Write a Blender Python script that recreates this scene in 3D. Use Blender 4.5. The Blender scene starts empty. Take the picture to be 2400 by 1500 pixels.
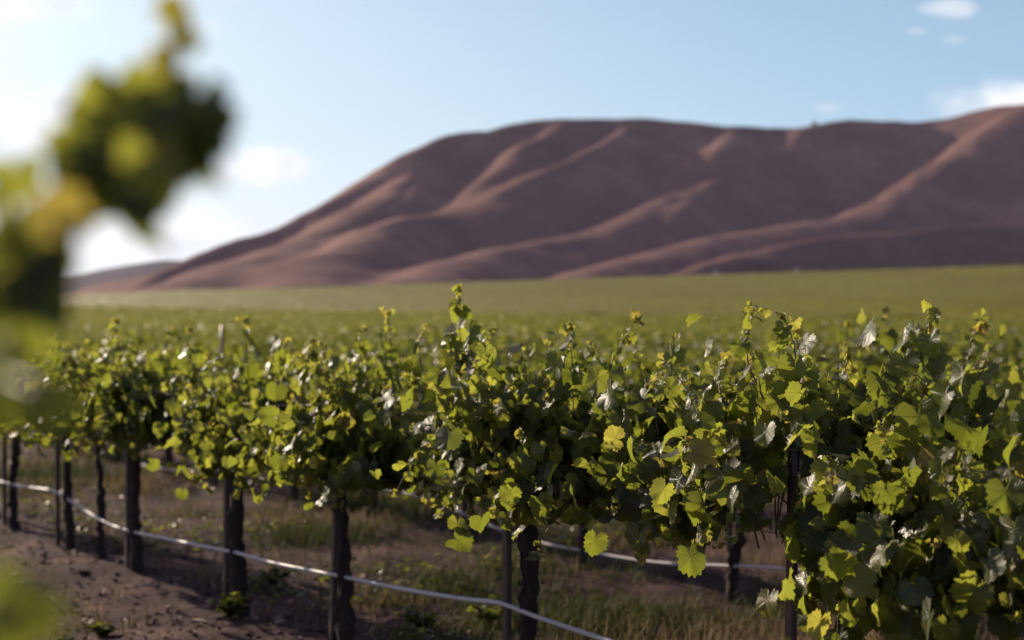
import bpy, math, random
import numpy as np
from mathutils import Vector, Matrix

R = math.radians
rng = np.random.default_rng(11)
random.seed(11)
scene = bpy.context.scene
col = scene.collection

# ------------------------------------------------------------------ camera
CAM_H = 1.78
F = 3333.0                       # focal length in pixels of the 2400 px wide photograph (50 mm lens)
cd = bpy.data.cameras.new('camera')
cam = bpy.data.objects.new('camera', cd)
col.objects.link(cam)
cam.location = (0, 0, CAM_H)
cam.rotation_euler = (R(90), 0, 0)
cd.lens = 50.0
cd.sensor_width = 36.0
cd.clip_start = 0.05
cd.clip_end = 30000
cd.dof.use_dof = True
cd.dof.focus_distance = 4.95
cd.dof.aperture_fstop = 1.8
scene.camera = cam

# ------------------------------------------------------------------ sun and sky
SUN_AZ = 44.0                    # degrees to the left of the view direction (+Y)
SUN_EL = 20.5
sdir = Vector((-math.sin(R(SUN_AZ)) * math.cos(R(SUN_EL)), math.cos(R(SUN_AZ)) * math.cos(R(SUN_EL)), math.sin(R(SUN_EL))))
ld = bpy.data.lights.new('sun', 'SUN')
ld.energy = 5.0
ld.angle = R(0.5)
ld.color = (1.0, 0.85, 0.65)
sun = bpy.data.objects.new('sun', ld)
col.objects.link(sun)
sun.rotation_euler = sdir.to_track_quat('Z', 'Y').to_euler()
sun.location = (-20, 15, 20)

scene.view_settings.view_transform = 'Standard'
scene.view_settings.look = 'None'
scene.view_settings.gamma = 1.0
scene.view_settings.exposure = 0.50

world = bpy.data.worlds.new('World')
scene.world = world
world.use_nodes = True


class NT:
    """tiny helper for node trees"""
    def __init__(self, tree):
        self.t = tree
        tree.nodes.clear()

    def n(self, kind, **kw):
        nd = self.t.nodes.new(kind)
        for k, v in kw.items():
            setattr(nd, k, v)
        return nd

    def l(self, a, b):
        self.t.links.new(a, b)

    def val(self, sock, v):
        if isinstance(v, bpy.types.NodeSocket):
            self.l(v, sock)
        else:
            sock.default_value = v

    def math(self, op, a, b=None, c=None, clamp=False):
        nd = self.n('ShaderNodeMath', operation=op, use_clamp=clamp)
        self.val(nd.inputs[0], a)
        if b is not None: self.val(nd.inputs[1], b)
        if c is not None: self.val(nd.inputs[2], c)
        return nd.outputs[0]

    def mix(self, fac, a, b, blend='MIX'):
        nd = self.n('ShaderNodeMix', data_type='RGBA', blend_type=blend)
        self.val(nd.inputs[0], fac)
        self.val(nd.inputs[6], a if isinstance(a, bpy.types.NodeSocket) else (*a, 1))
        self.val(nd.inputs[7], b if isinstance(b, bpy.types.NodeSocket) else (*b, 1))
        return nd.outputs[2]

    def ramp(self, fac, stops):
        nd = self.n('ShaderNodeValToRGB')
        e = nd.color_ramp.elements
        while len(e) < len(stops): e.new(0.5)
        for el, (p, c) in zip(e, stops):
            el.position = p
            el.color = (*c, 1) if len(c) == 3 else c
        self.l(fac, nd.inputs[0])
        return nd.outputs[0]

    def noise(self, scale, detail=4, rough=0.55, vec=None, dist=0.0, dims='3D'):
        nd = self.n('ShaderNodeTexNoise', noise_dimensions=dims)
        nd.inputs['Scale'].default_value = scale
        nd.inputs['Detail'].default_value = detail
        nd.inputs['Roughness'].default_value = rough
        nd.inputs['Distortion'].default_value = dist
        if vec is not None: self.l(vec, nd.inputs['Vector'])
        return nd.outputs[0]

    def smooth(self, v, a, b):
        nd = self.n('ShaderNodeMapRange', interpolation_type='SMOOTHSTEP')
        self.val(nd.inputs[0], v)
        nd.inputs[1].default_value = a
        nd.inputs[2].default_value = b
        return nd.outputs[0]


w = NT(world.node_tree)
wo = w.n('ShaderNodeOutputWorld')
bg = w.n('ShaderNodeBackground')
sky = w.n('ShaderNodeTexSky', sky_type='NISHITA', sun_disc=False)
sky.sun_elevation = R(SUN_EL)
sky.sun_rotation = R(-SUN_AZ)
sky.altitude = 100
sky.air_density = 1.0
sky.dust_density = 1.6
sky.ozone_density = 3.0
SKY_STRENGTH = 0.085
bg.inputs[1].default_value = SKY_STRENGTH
tc = w.n('ShaderNodeTexCoord')
sep = w.n('ShaderNodeSeparateXYZ')
w.l(tc.outputs['Generated'], sep.inputs[0])
ysafe = w.math('MAXIMUM', sep.outputs[1], 0.02)
u = w.math('DIVIDE', sep.outputs[0], ysafe)
v = w.math('DIVIDE', sep.outputs[2], ysafe)
cmb = w.n('ShaderNodeCombineXYZ')
w.l(u, cmb.inputs[0]); w.l(v, cmb.inputs[1])
nz1 = w.noise(14, 6, 0.6, cmb.outputs[0])
nz2 = w.noise(38, 5, 0.6, cmb.outputs[0])
nzf = w.math('ADD', w.math('MULTIPLY', w.math('SUBTRACT', nz1, 0.5), 1.9), w.math('MULTIPLY', w.math('SUBTRACT', nz2, 0.5), 0.8))
# (centre u, centre v, half width, half height, opacity)
CLOUDS = [(-0.315, 0.140, 0.10, 0.034, 0.95), (-0.178, 0.107, 0.046, 0.017, 0.85),
          (0.350, 0.152, 0.068, 0.020, 0.95), (0.308, 0.219, 0.024, 0.009, 0.75),
          (0.222, 0.149, 0.012, 0.005, 0.35), (-0.345, 0.218, 0.060, 0.012, 0.45),
          (-0.230, 0.205, 0.030, 0.010, 0.35), (-0.27, 0.060, 0.15, 0.030, 0.75),
          (0.285, 0.203, 0.010, 0.004, 0.25), (0.31, 0.197, 0.012, 0.004, 0.25),
          (-0.62, 0.16, 0.16, 0.05, 0.8), (0.6, 0.17, 0.12, 0.03, 0.7)]
total = None
for cu, cv, ru, rv, op in CLOUDS:
    a = w.math('MULTIPLY', w.math('SUBTRACT', u, cu), 1 / ru)
    b = w.math('MULTIPLY', w.math('SUBTRACT', v, cv), 1 / rv)
    r2 = w.math('ADD', w.math('MULTIPLY', a, a), w.math('MULTIPLY', b, b))
    d = w.math('ADD', w.math('SUBTRACT', 1.0, r2), nzf)
    m = w.math('MULTIPLY', w.smooth(d, 0.0, 1.25), op)
    total = m if total is None else w.math('MAXIMUM', total, m)
# grey undersides: modulated by a soft noise
shade = w.ramp(w.noise(24, 3, 0.5, cmb.outputs[0]), [(0.35, (7.6, 7.8, 8.5)), (0.65, (10.6, 10.6, 10.6))])
# bright humid air low over the horizon, whiter toward the sun
low = w.math('SUBTRACT', 1.0, w.smooth(sep.outputs[2], 0.0, 0.42))
toward = w.smooth(w.math('ADD', w.math('MULTIPLY', sep.outputs[0], -0.85), w.math('MULTIPLY', sep.outputs[1], 0.35)), 0.0, 0.75)
glow = w.mix(toward, (3.5, 5.7, 7.6), (6.9, 8.4, 9.3))
hz = w.math('SUBTRACT', 1.0, w.smooth(sep.outputs[2], 0.0, 0.17))
glow = w.mix(w.math('MULTIPLY', hz, 0.75), glow, w.mix(toward, (6.4, 7.4, 8.4), (9.6, 9.7, 9.8)))
upper = w.mix(w.smooth(sep.outputs[2], 0.22, 0.50), sky.outputs[0], w.mix(1.0, sky.outputs[0], (1.40, 0.95, 1.22), 'MULTIPLY'))  # purple tint added to the unseen high sky to colour the shadows
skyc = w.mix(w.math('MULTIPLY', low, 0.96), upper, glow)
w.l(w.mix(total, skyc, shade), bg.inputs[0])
w.l(bg.outputs[0], wo.inputs[0])

# ------------------------------------------------------------------ layout
ROW = np.array([-0.593, 0.805])           # direction the rows run in
NRM = np.array([0.805, 0.593])            # across the rows, away from the camera
ROW_ROT = math.atan2(ROW[1], ROW[0])
D0, DSTEP = 3.75, 2.7                     # distance of the first row, row spacing


def terrain(x, y):
    x = np.asarray(x, float); y = np.asarray(y, float)
    t = np.clip((y - 25) / 775, 0, 1.0)
    far = np.clip((y - 800) / 400, 0, 1)
    return (t ** 1.9) * (22.6 + 0.0305 * np.clip(x, -600, 600)) * (1 - 0.25 * far * far)


def on_row(px, D):
    """point on the ground plan where row at distance D crosses the sight line of photo column px"""
    uu = (px - 1200) / F
    dep = D / (uu * NRM[0] + NRM[1])
    return uu * dep, dep


def at(px, py, dep):
    return np.array([(px - 1200) / F * dep, dep, CAM_H + (750 - py) / F * dep])


# ------------------------------------------------------------------ mesh helpers
def mesh_obj(name, verts, faces, mats, parent=None, smooth=True, uv=None, tint=None, mat_idx=None):
    """faces: int array (n,3) or list of index tuples"""
    me = bpy.data.meshes.new(name)
    verts = np.asarray(verts, np.float32)
    if isinstance(faces, np.ndarray):
        nf, k = faces.shape
        me.vertices.add(len(verts))
        me.vertices.foreach_set('co', verts.ravel())
        me.loops.add(nf * k)
        me.loops.foreach_set('vertex_index', faces.astype(np.int32).ravel())
        me.polygons.add(nf)
        me.polygons.foreach_set('loop_start', np.arange(0, nf * k, k, dtype=np.int32))
        me.update(calc_edges=True)
    else:
        me.from_pydata([tuple(map(float, p)) for p in verts], [], [tuple(map(int, f)) for f in faces])
    me.validate(clean_customdata=False)
    if smooth:
        me.polygons.foreach_set('use_smooth', np.ones(len(me.polygons), bool))
    li = np.empty(len(me.loops), np.int32)
    me.loops.foreach_get('vertex_index', li)
    if uv is not None:
        ul = me.uv_layers.new(name='UVMap')
        ul.data.foreach_set('uv', np.asarray(uv, np.float32)[li].ravel())
    if tint is not None:
        at_ = me.attributes.new('tint', 'FLOAT', 'POINT')
        at_.data.foreach_set('value', np.asarray(tint, np.float32))
    for m in (mats if isinstance(mats, (list, tuple)) else [mats]):
        me.materials.append(m)
    if mat_idx is not None:
        me.polygons.foreach_set('material_index', np.asarray(mat_idx, np.int32))
    me.update()
    o = bpy.data.objects.new(name, me)
    col.objects.link(o)
    if parent is not None:
        o.parent = parent
    return o


def tag(o, label=None, cat=None, group=None, kind=None):
    if label: o['label'] = label
    if cat: o['category'] = cat
    if group: o['group'] = group
    if kind: o['kind'] = kind
    return o


def empty(name, loc, rz=0.0):
    o = bpy.data.objects.new(name, None)
    col.objects.link(o)
    o.location = loc
    o.rotation_euler = (0, 0, rz)
    o.empty_display_size = 0.1
    return o


class MB:
    """collects triangles with uv, tint and material index"""
    def __init__(self):
        self.v, self.f, self.u, self.t, self.m = [], [], [], [], []
        self.n = 0

    def add(self, v, f, u=None, t=0.5, mi=0):
        v = np.asarray(v, float); f = np.asarray(f, int)
        self.v.append(v); self.f.append(f + self.n)
        self.u.append(np.zeros((len(v), 2)) if u is None else u)
        self.t.append(np.full(len(v), t) if np.isscalar(t) else np.asarray(t))
        self.m.append(np.full(len(f), mi))
        self.n += len(v)

    def tube(self, pts, rad, sides=6, t=0.5, mi=0, gnarl=0.0, cap=True):
        pts = np.asarray(pts, float)
        k = len(pts)
        rad = np.full(k, rad) if np.isscalar(rad) else np.asarray(rad, float)
        tan = np.gradient(pts, axis=0)
        tan /= np.linalg.norm(tan, axis=1)[:, None] + 1e-9
        up = np.array([0.13, 0.99, 0.05]) if abs(tan[0][2]) > 0.7 else np.array([0.0, 0.0, 1.0])
        a = np.cross(tan, up); a /= np.linalg.norm(a, axis=1)[:, None] + 1e-9
        b = np.cross(tan, a)
        ang = np.linspace(0, 2 * np.pi, sides, endpoint=False)
        rr = rad[:, None] * (1 + gnarl * rng.normal(size=(k, sides)))
        v = pts[:, None, :] + rr[..., None] * (np.cos(ang)[None, :, None] * a[:, None, :] + np.sin(ang)[None, :, None] * b[:, None, :])
        v = v.reshape(-1, 3)
        f = []
        for i in range(k - 1):
            for j in range(sides):
                p = i * sides + j; q = i * sides + (j + 1) % sides
                f.append((p, p + sides, q)); f.append((q, p + sides, q + sides))
        if cap:
            for i, fl in ((0, 1), (k - 1, 0)):
                c = len(v)
                v = np.vstack([v, pts[i]])
                for j in range(sides):
                    p = i * sides + j; q = i * sides + (j + 1) % sides
                    f.append((c, p, q) if fl else (c, q, p))
        self.add(v, f, None, t, mi)

    def box(self, x0, x1, y0, y1, z0, z1, mi=0, t=0.5):
        v = [(x, y, z) for z in (z0, z1) for y in (y0, y1) for x in (x0, x1)]
        q = [(0, 2, 3, 1), (4, 5, 7, 6), (0, 1, 5, 4), (2, 6, 7, 3), (0, 4, 6, 2), (1, 3, 7, 5)]
        f = []
        for a, b, c, d in q: f += [(a, b, c), (a, c, d)]
        self.add(v, f, None, t, mi)

    def build(self, name, mats, parent=None, smooth=True):
        return mesh_obj(name, np.vstack(self.v), np.vstack(self.f), mats, parent, smooth,
                        np.vstack(self.u), np.concatenate(self.t), np.concatenate(self.m))


# ------------------------------------------------------------------ materials
def new_mat(name):
    m = bpy.data.materials.new(name)
    m.use_nodes = True
    t = NT(m.node_tree)
    out = t.n('ShaderNodeOutputMaterial')
    return m, t, out


def principled(t, base, rough=0.8, spec=0.3, metal=0.0):
    p = t.n('ShaderNodeBsdfPrincipled')
    t.val(p.inputs['Base Color'], base if isinstance(base, bpy.types.NodeSocket) else (*base, 1))
    t.val(p.inputs['Roughness'], rough)
    p.inputs['Specular IOR Level'].default_value = spec
    p.inputs['Metallic'].default_value = metal
    return p


def bump(t, h, strength, dist):
    b = t.n('ShaderNodeBump')
    b.inputs['Strength'].default_value = strength
    b.inputs['Distance'].default_value = dist
    t.l(h, b.inputs['Height'])
    return b.outputs[0]


def leaf_material(name, veins=True, spec=0.33, thick=1.0):
    m, t, out = new_mat(name)
    a = t.n('ShaderNodeAttribute', attribute_name='tint').outputs['Fac']
    upper = t.ramp(a, [(0.0, (0.012, 0.020, 0.006)), (0.45, (0.030, 0.040, 0.008)), (0.75, (0.085, 0.085, 0.013)), (1.0, (0.20, 0.15, 0.035))])
    under = t.ramp(a, [(0.0, (0.055, 0.066, 0.038)), (0.6, (0.095, 0.105, 0.045)), (1.0, (0.20, 0.16, 0.06))])
    trans = t.ramp(a, [(0.0, (0.09, 0.12, 0.010)), (0.45, (0.35, 0.42, 0.040)), (0.75, (0.60, 0.63, 0.075)), (1.0, (0.60, 0.49, 0.08))])
    trans = t.mix(1.0, trans, (thick, thick * 0.95, thick), 'MULTIPLY')
    bf = t.n('ShaderNodeNewGeometry').outputs['Backfacing']
    base = t.mix(bf, upper, under)
    tcn = t.n('ShaderNodeTexCoord')
    blot = t.noise(30, 4, 0.6, tcn.outputs['Object'])
    base = t.mix(t.smooth(blot, 0.35, 0.75), base, t.mix(0.45, base, (0.14, 0.12, 0.03)))
    nrm = None
    if veins:
        uvn = t.n('ShaderNodeUVMap', uv_map='UVMap')
        s = t.n('ShaderNodeSeparateXYZ'); t.l(uvn.outputs[0], s.inputs[0])
        th = t.math('ARCTAN2', s.outputs[0], s.outputs[1])
        r = t.math('SQRT', t.math('ADD', t.math('MULTIPLY', s.outputs[0], s.outputs[0]), t.math('MULTIPLY', s.outputs[1], s.outputs[1])))
        dth = t.math('PINGPONG', th, R(26))
        perp = t.math('MULTIPLY', r, t.math('SINE', dth))
        mainv = t.math('SUBTRACT', 1.0, t.smooth(perp, 0.004, 0.030))
        # side veins: chevrons leaving each main vein
        side = t.math('PINGPONG', t.math('SUBTRACT', r, t.math('MULTIPLY', perp, 1.1)), 0.075)
        sidev = t.math('MULTIPLY', t.math('SUBTRACT', 1.0, t.smooth(side, 0.0, 0.018)), 0.45)
        vein = t.math('MAXIMUM', mainv, sidev)
        base = t.mix(t.math('MULTIPLY', vein, 0.55), base, t.mix(0.5, base, (0.20, 0.22, 0.07)))
        trans = t.mix(t.math('MULTIPLY', vein, 0.6), trans, t.mix(1.0, trans, (0.42, 0.42, 0.42), 'MULTIPLY'))
        h = t.math('ADD', t.math('MULTIPLY', vein, -0.6), t.math('MULTIPLY', t.noise(9, 3, 0.6, uvn.outputs[0]), 0.7))
        nrm = bump(t, h, 0.40, 0.005)
    p = principled(t, base, 0.35, spec)
    tr = t.n('ShaderNodeBsdfTranslucent')
    t.l(trans, tr.inputs[0])
    if nrm is not None:
        t.l(nrm, p.inputs['Normal'])
        t.l(nrm, tr.inputs['Normal'])
    mx = t.n('ShaderNodeMixShader')
    mx.inputs[0].default_value = 0.44
    t.l(p.outputs[0], mx.inputs[1]); t.l(tr.outputs[0], mx.inputs[2])
    t.l(mx.outputs[0], out.inputs[0])
    return m


def simple(name, stops, scale, rough, spec=0.3, metal=0.0, bscale=None, bdist=0.01, bstr=0.6, detail=5):
    m, t, out = new_mat(name)
    tcn = t.n('ShaderNodeTexCoord')
    c = t.ramp(t.noise(scale, detail, 0.6, tcn.outputs['Object']), stops)
    p = principled(t, c, rough, spec, metal)
    if bscale:
        t.l(bump(t, t.noise(bscale, 6, 0.65, tcn.outputs['Object']), bstr, bdist), p.inputs['Normal'])
    t.l(p.outputs[0], out.inputs[0])
    return m


M = {}
M['leaf'] = leaf_material('vine_leaf', True)
M['leaf_far'] = leaf_material('vine_leaf_plain', False, 0.26, 0.72)
M['cane'] = simple('green_cane', [(0.3, (0.060, 0.050, 0.022)), (0.7, (0.115, 0.080, 0.036))], 20, 0.5, 0.4)
M['bark'] = simple('vine_bark', [(0.25, (0.018, 0.012, 0.012)), (0.75, (0.066, 0.040, 0.036))], 28, 0.9, 0.2, bscale=60, bdist=0.012, bstr=0.9)
M['steel'] = simple('weathered_steel', [(0.3, (0.050, 0.036, 0.036)), (0.7, (0.105, 0.065, 0.055))], 12, 0.45, 0.5, 0.55, bscale=90, bdist=0.001, bstr=0.4)
M['wire'] = simple('rusty_wire', [(0.3, (0.16, 0.085, 0.060)), (0.7, (0.30, 0.20, 0.16))], 30, 0.5, 0.5, 0.5)
M['hose'] = simple('sunlit_hose', [(0.3, (0.34, 0.30, 0.295)), (0.7, (0.44, 0.395, 0.385))], 3, 0.5, 0.45)  # sun glint on dark plastic is put into the pale base colour
M['berry'] = simple('green_berry', [(0.3, (0.055, 0.065, 0.018)), (0.7, (0.13, 0.13, 0.04))], 40, 0.4, 0.4)
M['flower'] = simple('flower_cluster', [(0.3, (0.10, 0.07, 0.03)), (0.7, (0.22, 0.15, 0.07))], 60, 0.7, 0.2)
M['white_paint'] = simple('white_paint', [(0.3, (0.40, 0.38, 0.40)), (0.7, (0.52, 0.50, 0.52))], 3, 0.6)


def soil_material():
    m, t, out = new_mat('vineyard_soil')
    tcn = t.n('ShaderNodeTexCoord')
    o = tcn.outputs['Object']
    c = t.ramp(t.noise(1.1, 8, 0.65, o), [(0.32, (0.034, 0.017, 0.015)), (0.52, (0.080, 0.042, 0.036)), (0.70, (0.24, 0.135, 0.102))])
    fine = t.noise(26, 6, 0.7, o)
    c = t.mix(t.smooth(fine, 0.42, 0.70), c, t.mix(1.0, c, (0.48, 0.45, 0.46), 'MULTIPLY'))
    p = principled(t, c, 0.95, 0.15)
    h = t.math('ADD', t.noise(9, 8, 0.7, o), t.math('MULTIPLY', t.noise(48, 5, 0.7, o), 0.35))
    t.l(bump(t, h, 0.9, 0.05), p.inputs['Normal'])
    t.l(p.outputs[0], out.inputs[0])
    return m


M['soil'] = soil_material()


def grass_material():
    m, t, out = new_mat('grass_blades')
    a = t.n('ShaderNodeAttribute', attribute_name='tint').outputs['Fac']
    c = t.ramp(a, [(0.0, (0.030, 0.044, 0.010)), (0.5, (0.070, 0.076, 0.020)), (0.75, (0.15, 0.112, 0.048)), (1.0, (0.26, 0.175, 0.10))])
    p = principled(t, c, 0.7, 0.2)
    tr = t.n('ShaderNodeBsdfTranslucent'); t.l(c, tr.inputs[0])
    mx = t.n('ShaderNodeMixShader'); mx.inputs[0].default_value = 0.4
    t.l(p.outputs[0], mx.inputs[1]); t.l(tr.outputs[0], mx.inputs[2]); t.l(mx.outputs[0], out.inputs[0])
    return m


M['grass'] = grass_material()


def hill_material(name, k=1.0):
    m, t, out = new_mat(name)
    tcn = t.n('ShaderNodeTexCoord')
    o = tcn.outputs['Object']
    c = t.ramp(t.noise(0.008, 9, 0.68, o), [(0.28, (0.140 * k, 0.073 * k, 0.070 * k)), (0.5, (0.250 * k, 0.133 * k, 0.108 * k)), (0.72, (0.420 * k, 0.242 * k, 0.175 * k))])
    g = t.smooth(t.noise(0.013, 5, 0.6, o), 0.60, 0.76)
    c = t.mix(t.math('MULTIPLY', g, 0.35), c, (0.115 * k, 0.105 * k, 0.055 * k))
    p = principled(t, c, 1.0, 0.05)
    t.l(bump(t, t.noise(0.05, 6, 0.65, o), 0.5, 3.0), p.inputs['Normal'])
    t.l(p.outputs[0], out.inputs[0])
    return m


M['hill'] = hill_material('dry_grass_hill', 0.72)
M['far_hill'] = simple('distant_hill_hazed', [(0.35, (0.050, 0.052, 0.072)), (0.65, (0.095, 0.080, 0.085))], 0.004, 1.0, 0.05)  # blue-grey of the distant air is mixed into the grass colour


def canopy_material():
    m, t, out = new_mat('vineyard_canopy')
    tcn = t.n('ShaderNodeTexCoord')
    o = tcn.outputs['Object']
    c = t.ramp(t.noise(0.55, 6, 0.7, o), [(0.30, (0.130, 0.130, 0.006)), (0.55, (0.26, 0.245, 0.012)), (0.75, (0.39, 0.355, 0.022))])
    big = t.noise(0.012, 4, 0.6, o)
    c = t.mix(t.smooth(big, 0.40, 0.66), c, t.mix(1.0, c, (0.80, 0.74, 0.80), 'MULTIPLY'))
    p = principled(t, c, 0.7, 0.3)
    t.l(bump(t, t.noise(1.2, 5, 0.7, o), 0.7, 0.6), p.inputs['Normal'])
    tr = t.n('ShaderNodeBsdfTranslucent'); t.l(c, tr.inputs[0])
    mx = t.n('ShaderNodeMixShader'); mx.inputs[0].default_value = 0.3
    t.l(p.outputs[0], mx.inputs[1]); t.l(tr.outputs[0], mx.inputs[2]); t.l(mx.outputs[0], out.inputs[0])
    return m


M['canopy'] = canopy_material()

# ------------------------------------------------------------------ ground


def vnoise(x, y, seed=0):
    """cheap smooth value noise, -1..1"""
    x = np.asarray(x, float); y = np.asarray(y, float)
    xi = np.floor(x).astype(np.int64); yi = np.floor(y).astype(np.int64)
    fx = x - xi; fy = y - yi
    fx = fx * fx * (3 - 2 * fx); fy = fy * fy * (3 - 2 * fy)

    def h(a, b):
        n = (a * 374761393 + b * 668265263 + seed * 974711) & 0x7fffffff
        n = ((n ^ (n >> 13)) * 1274126177) & 0x7fffffff
        return ((n ^ (n >> 16)) & 0xffff) / 32767.5 - 1
    return (h(xi, yi) * (1 - fx) * (1 - fy) + h(xi + 1, yi) * fx * (1 - fy) + h(xi, yi + 1) * (1 - fx) * fy + h(xi + 1, yi + 1) * fx * fy)


def ground_z(x, y):
    x = np.asarray(x, float); y = np.asarray(y, float)
    near = np.clip(1 - (np.hypot(x, y - 12) - 22) / 30, 0, 1)
    b = 0.035 * vnoise(x * 0.9, y * 0.9, 3) + 0.018 * vnoise(x * 2.7, y * 2.7, 5) + 0.009 * vnoise(x * 7, y * 7, 6)
    # a low berm of soil under each row
    d = x * NRM[0] + y * NRM[1]
    k = np.abs(((d - D0) / DSTEP + 0.5) % 1.0 - 0.5) * DSTEP
    return terrain(x, y) + near * (b + 0.05 * np.exp(-(k / 0.45) ** 2) - 0.02)


def spaced(knots):
    out = []
    for (a, b, s) in knots:
        out += list(np.arange(a, b, s))
    out.append(knots[-1][1])
    return np.array(out)


gx = spaced([(-3600, -1000, 500), (-1000, -200, 40), (-200, -30, 8), (-30, -8, 0.8), (-8, 6, 0.11), (6, 30, 0.8), (30, 200, 8), (200, 1000, 40), (1000, 3600, 500)])
gy = spaced([(-320, -40, 40), (-40, 0, 4), (0, 6, 0.6), (6, 20, 0.11), (20, 40, 0.8), (40, 200, 8), (200, 1000, 40), (1000, 5600, 500)])
X, Y = np.meshgrid(gx, gy)
Z = ground_z(X, Y)
nx = len(gx)
i, j = np.meshgrid(np.arange(nx - 1), np.arange(len(gy) - 1))
q = (j * nx + i).ravel()
gf = np.stack([q, q + 1, q + nx + 1, q + nx], 1)
g = mesh_obj('ground', np.stack([X.ravel(), Y.ravel(), Z.ravel()], 1), gf, M['soil'])
tag(g, kind='structure')

# ------------------------------------------------------------------ hills
# crest and spur lines: photo column, photo row, distance in metres
CREST = [(395, 622, 1750), (430, 606, 1800), (520, 571, 1860), (590, 549, 1900), (650, 531, 1930), (720, 498, 1960), (800, 455, 2000), (870, 413, 2040),
         (950, 360, 2090), (1000, 335, 2130), (1040, 316, 2170), (1080, 307, 2200), (1150, 301, 2220), (1200, 290, 2240),
         (1250, 281, 2250), (1350, 277, 2260), (1500, 277, 2270), (1600, 283, 2270), (1700, 293, 2280), (1800, 298, 2290),
         (1880, 298, 2290), (1950, 284, 2290), (2010, 279, 2300), (2100, 283, 2320), (2160, 284, 2340), (2230, 274, 2340),
         (2290, 259, 2340), (2340, 248, 2330), (2400, 242, 2330), (2520, 240, 2330), (2700, 262, 2330), (3000, 300, 2350), (3400, 400, 2350)]
SPURS = [
    # left shoulder running down toward the field
    [(1080, 307, 2200), (1000, 372, 2080), (930, 432, 1980), (870, 480, 1890), (780, 530, 1770), (680, 572, 1640), (560, 618, 1480), (420, 664, 1300), (320, 692, 1190)],
    [(1330, 281, 2240), (1285, 308, 2160), (1240, 330, 2090), (1212, 372, 2020), (1150, 425, 1970), (1060, 490, 1850), (960, 503, 1740), (880, 535, 1640), (790, 590, 1480), (720, 628, 1360), (640, 672, 1230)],
    [(1465, 292, 2220), (1415, 330, 2120), (1350, 363, 2035), (1260, 402, 1955), (1190, 440, 1895), (1130, 474, 1850)],
    [(1890, 300, 2270), (1835, 342, 2195), (1730, 388, 2080), (1620, 432, 1950), (1500, 490, 1830), (1400, 536, 1735), (1300, 556, 1680), (1180, 578, 1580), (1080, 604, 1470), (980, 640, 1330), (890, 672, 1210)],
    [(1730, 298, 2270), (1700, 318, 2190), (1685, 345, 2130)],
    [(2400, 244, 2310), (2330, 296, 2220), (2240, 362, 2110), (2140, 424, 2000), (2060, 470, 1910), (1975, 508, 1820), (1890, 516, 1740), (1750, 536, 1650), (1610, 566, 1550), (1480, 602, 1430), (1370, 632, 1320), (1270, 660, 1220)],
    # low dark foot spur across the right-hand base
    [(2900, 500, 1560), (2650, 506, 1540), (2400, 518, 1510), (2150, 532, 1470), (1900, 556, 1410), (1720, 592, 1330), (1580, 636, 1240)],
]


def densify(line, n_between=14):
    P = np.array([at(*p) for p in line])
    # Catmull-Rom
    Q = np.vstack([2 * P[0] - P[1], P, 2 * P[-1] - P[-2]])
    out = []
    for k in range(1, len(Q) - 2):
        for s in np.linspace(0, 1, n_between, endpoint=False):
            a, b, c, d = Q[k - 1], Q[k], Q[k + 1], Q[k + 2]
            out.append(0.5 * ((2 * b) + (-a + c) * s + (2 * a - 5 * b + 4 * c - d) * s * s + (-a + 3 * b - 3 * c + d) * s ** 3))
    out.append(P[-1])
    return np.array(out)


crest = densify(CREST)
spurs = [densify(s) for s in SPURS]
ridge_pts = np.vstack([crest] + spurs)
ridge_r = np.concatenate([np.full(len(crest), 14.0)] + [b_ + w_ * np.linspace(0, 1, len(q_)) ** 1.3 for q_, w_, b_ in zip(spurs, (190, 120, 20, 80, 24, 60, 6), (15, 17, 22, 48, 14, 55, 9))])
ridge_k = np.concatenate([np.interp(crest[:, 0] / crest[:, 1], [0.24, 0.36], [0.52, 0.46])] + [0.80 - 0.34 * np.linspace(0, 1, len(q_)) for q_ in spurs])
hx = np.linspace(-900, 1900, 340)
hy = np.concatenate([np.linspace(1050, 2450, 300), np.linspace(2460, 3300, 40)])
HX, HY = np.meshgrid(hx, hy)
# warp the sides a little so that the gullies are not straight
wx = HX + 16 * vnoise(HX / 120, HY / 120, 21) + 7 * vnoise(HX / 45, HY / 45, 22)
wy = HY + 16 * vnoise(HX / 120, HY / 120, 23) + 7 * vnoise(HX / 45, HY / 45, 24)
G = np.stack([HX.ravel(), HY.ravel()], 1)
Wp = np.stack([wx.ravel(), wy.ravel()], 1)
best = np.full(len(G), -1e9)
acc = np.zeros(len(G))
SOFT = 5.0
for (tx, ty, tz), rr_, kk_ in zip(ridge_pts, ridge_r, ridge_k):
    d_ = np.hypot(G[:, 0] - tx, G[:, 1] - ty)
    dw = np.hypot(Wp[:, 0] - tx, Wp[:, 1] - ty)
    k = np.clip(d_ / 60, 0, 1)
    dd = d_ * (1 - k) + dw * k
    # rounded ridge, steep flank, flattening toward the bottom
    drop = kk_ * (np.sqrt(dd * dd + rr_ * rr_) - rr_)
    drop = 175 * np.tanh(drop / 175) + 0.16 * dd * (dd > 0)
    best = np.maximum(best, tz - drop)
H = best.reshape(HX.shape)
# smooth the creases a little
for _ in range(6):
    Hp = np.pad(H, 1, mode='edge')
    H = 0.5 * H + 0.125 * (Hp[:-2, 1:-1] + Hp[2:, 1:-1] + Hp[1:-1, :-2] + Hp[1:-1, 2:])
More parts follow.
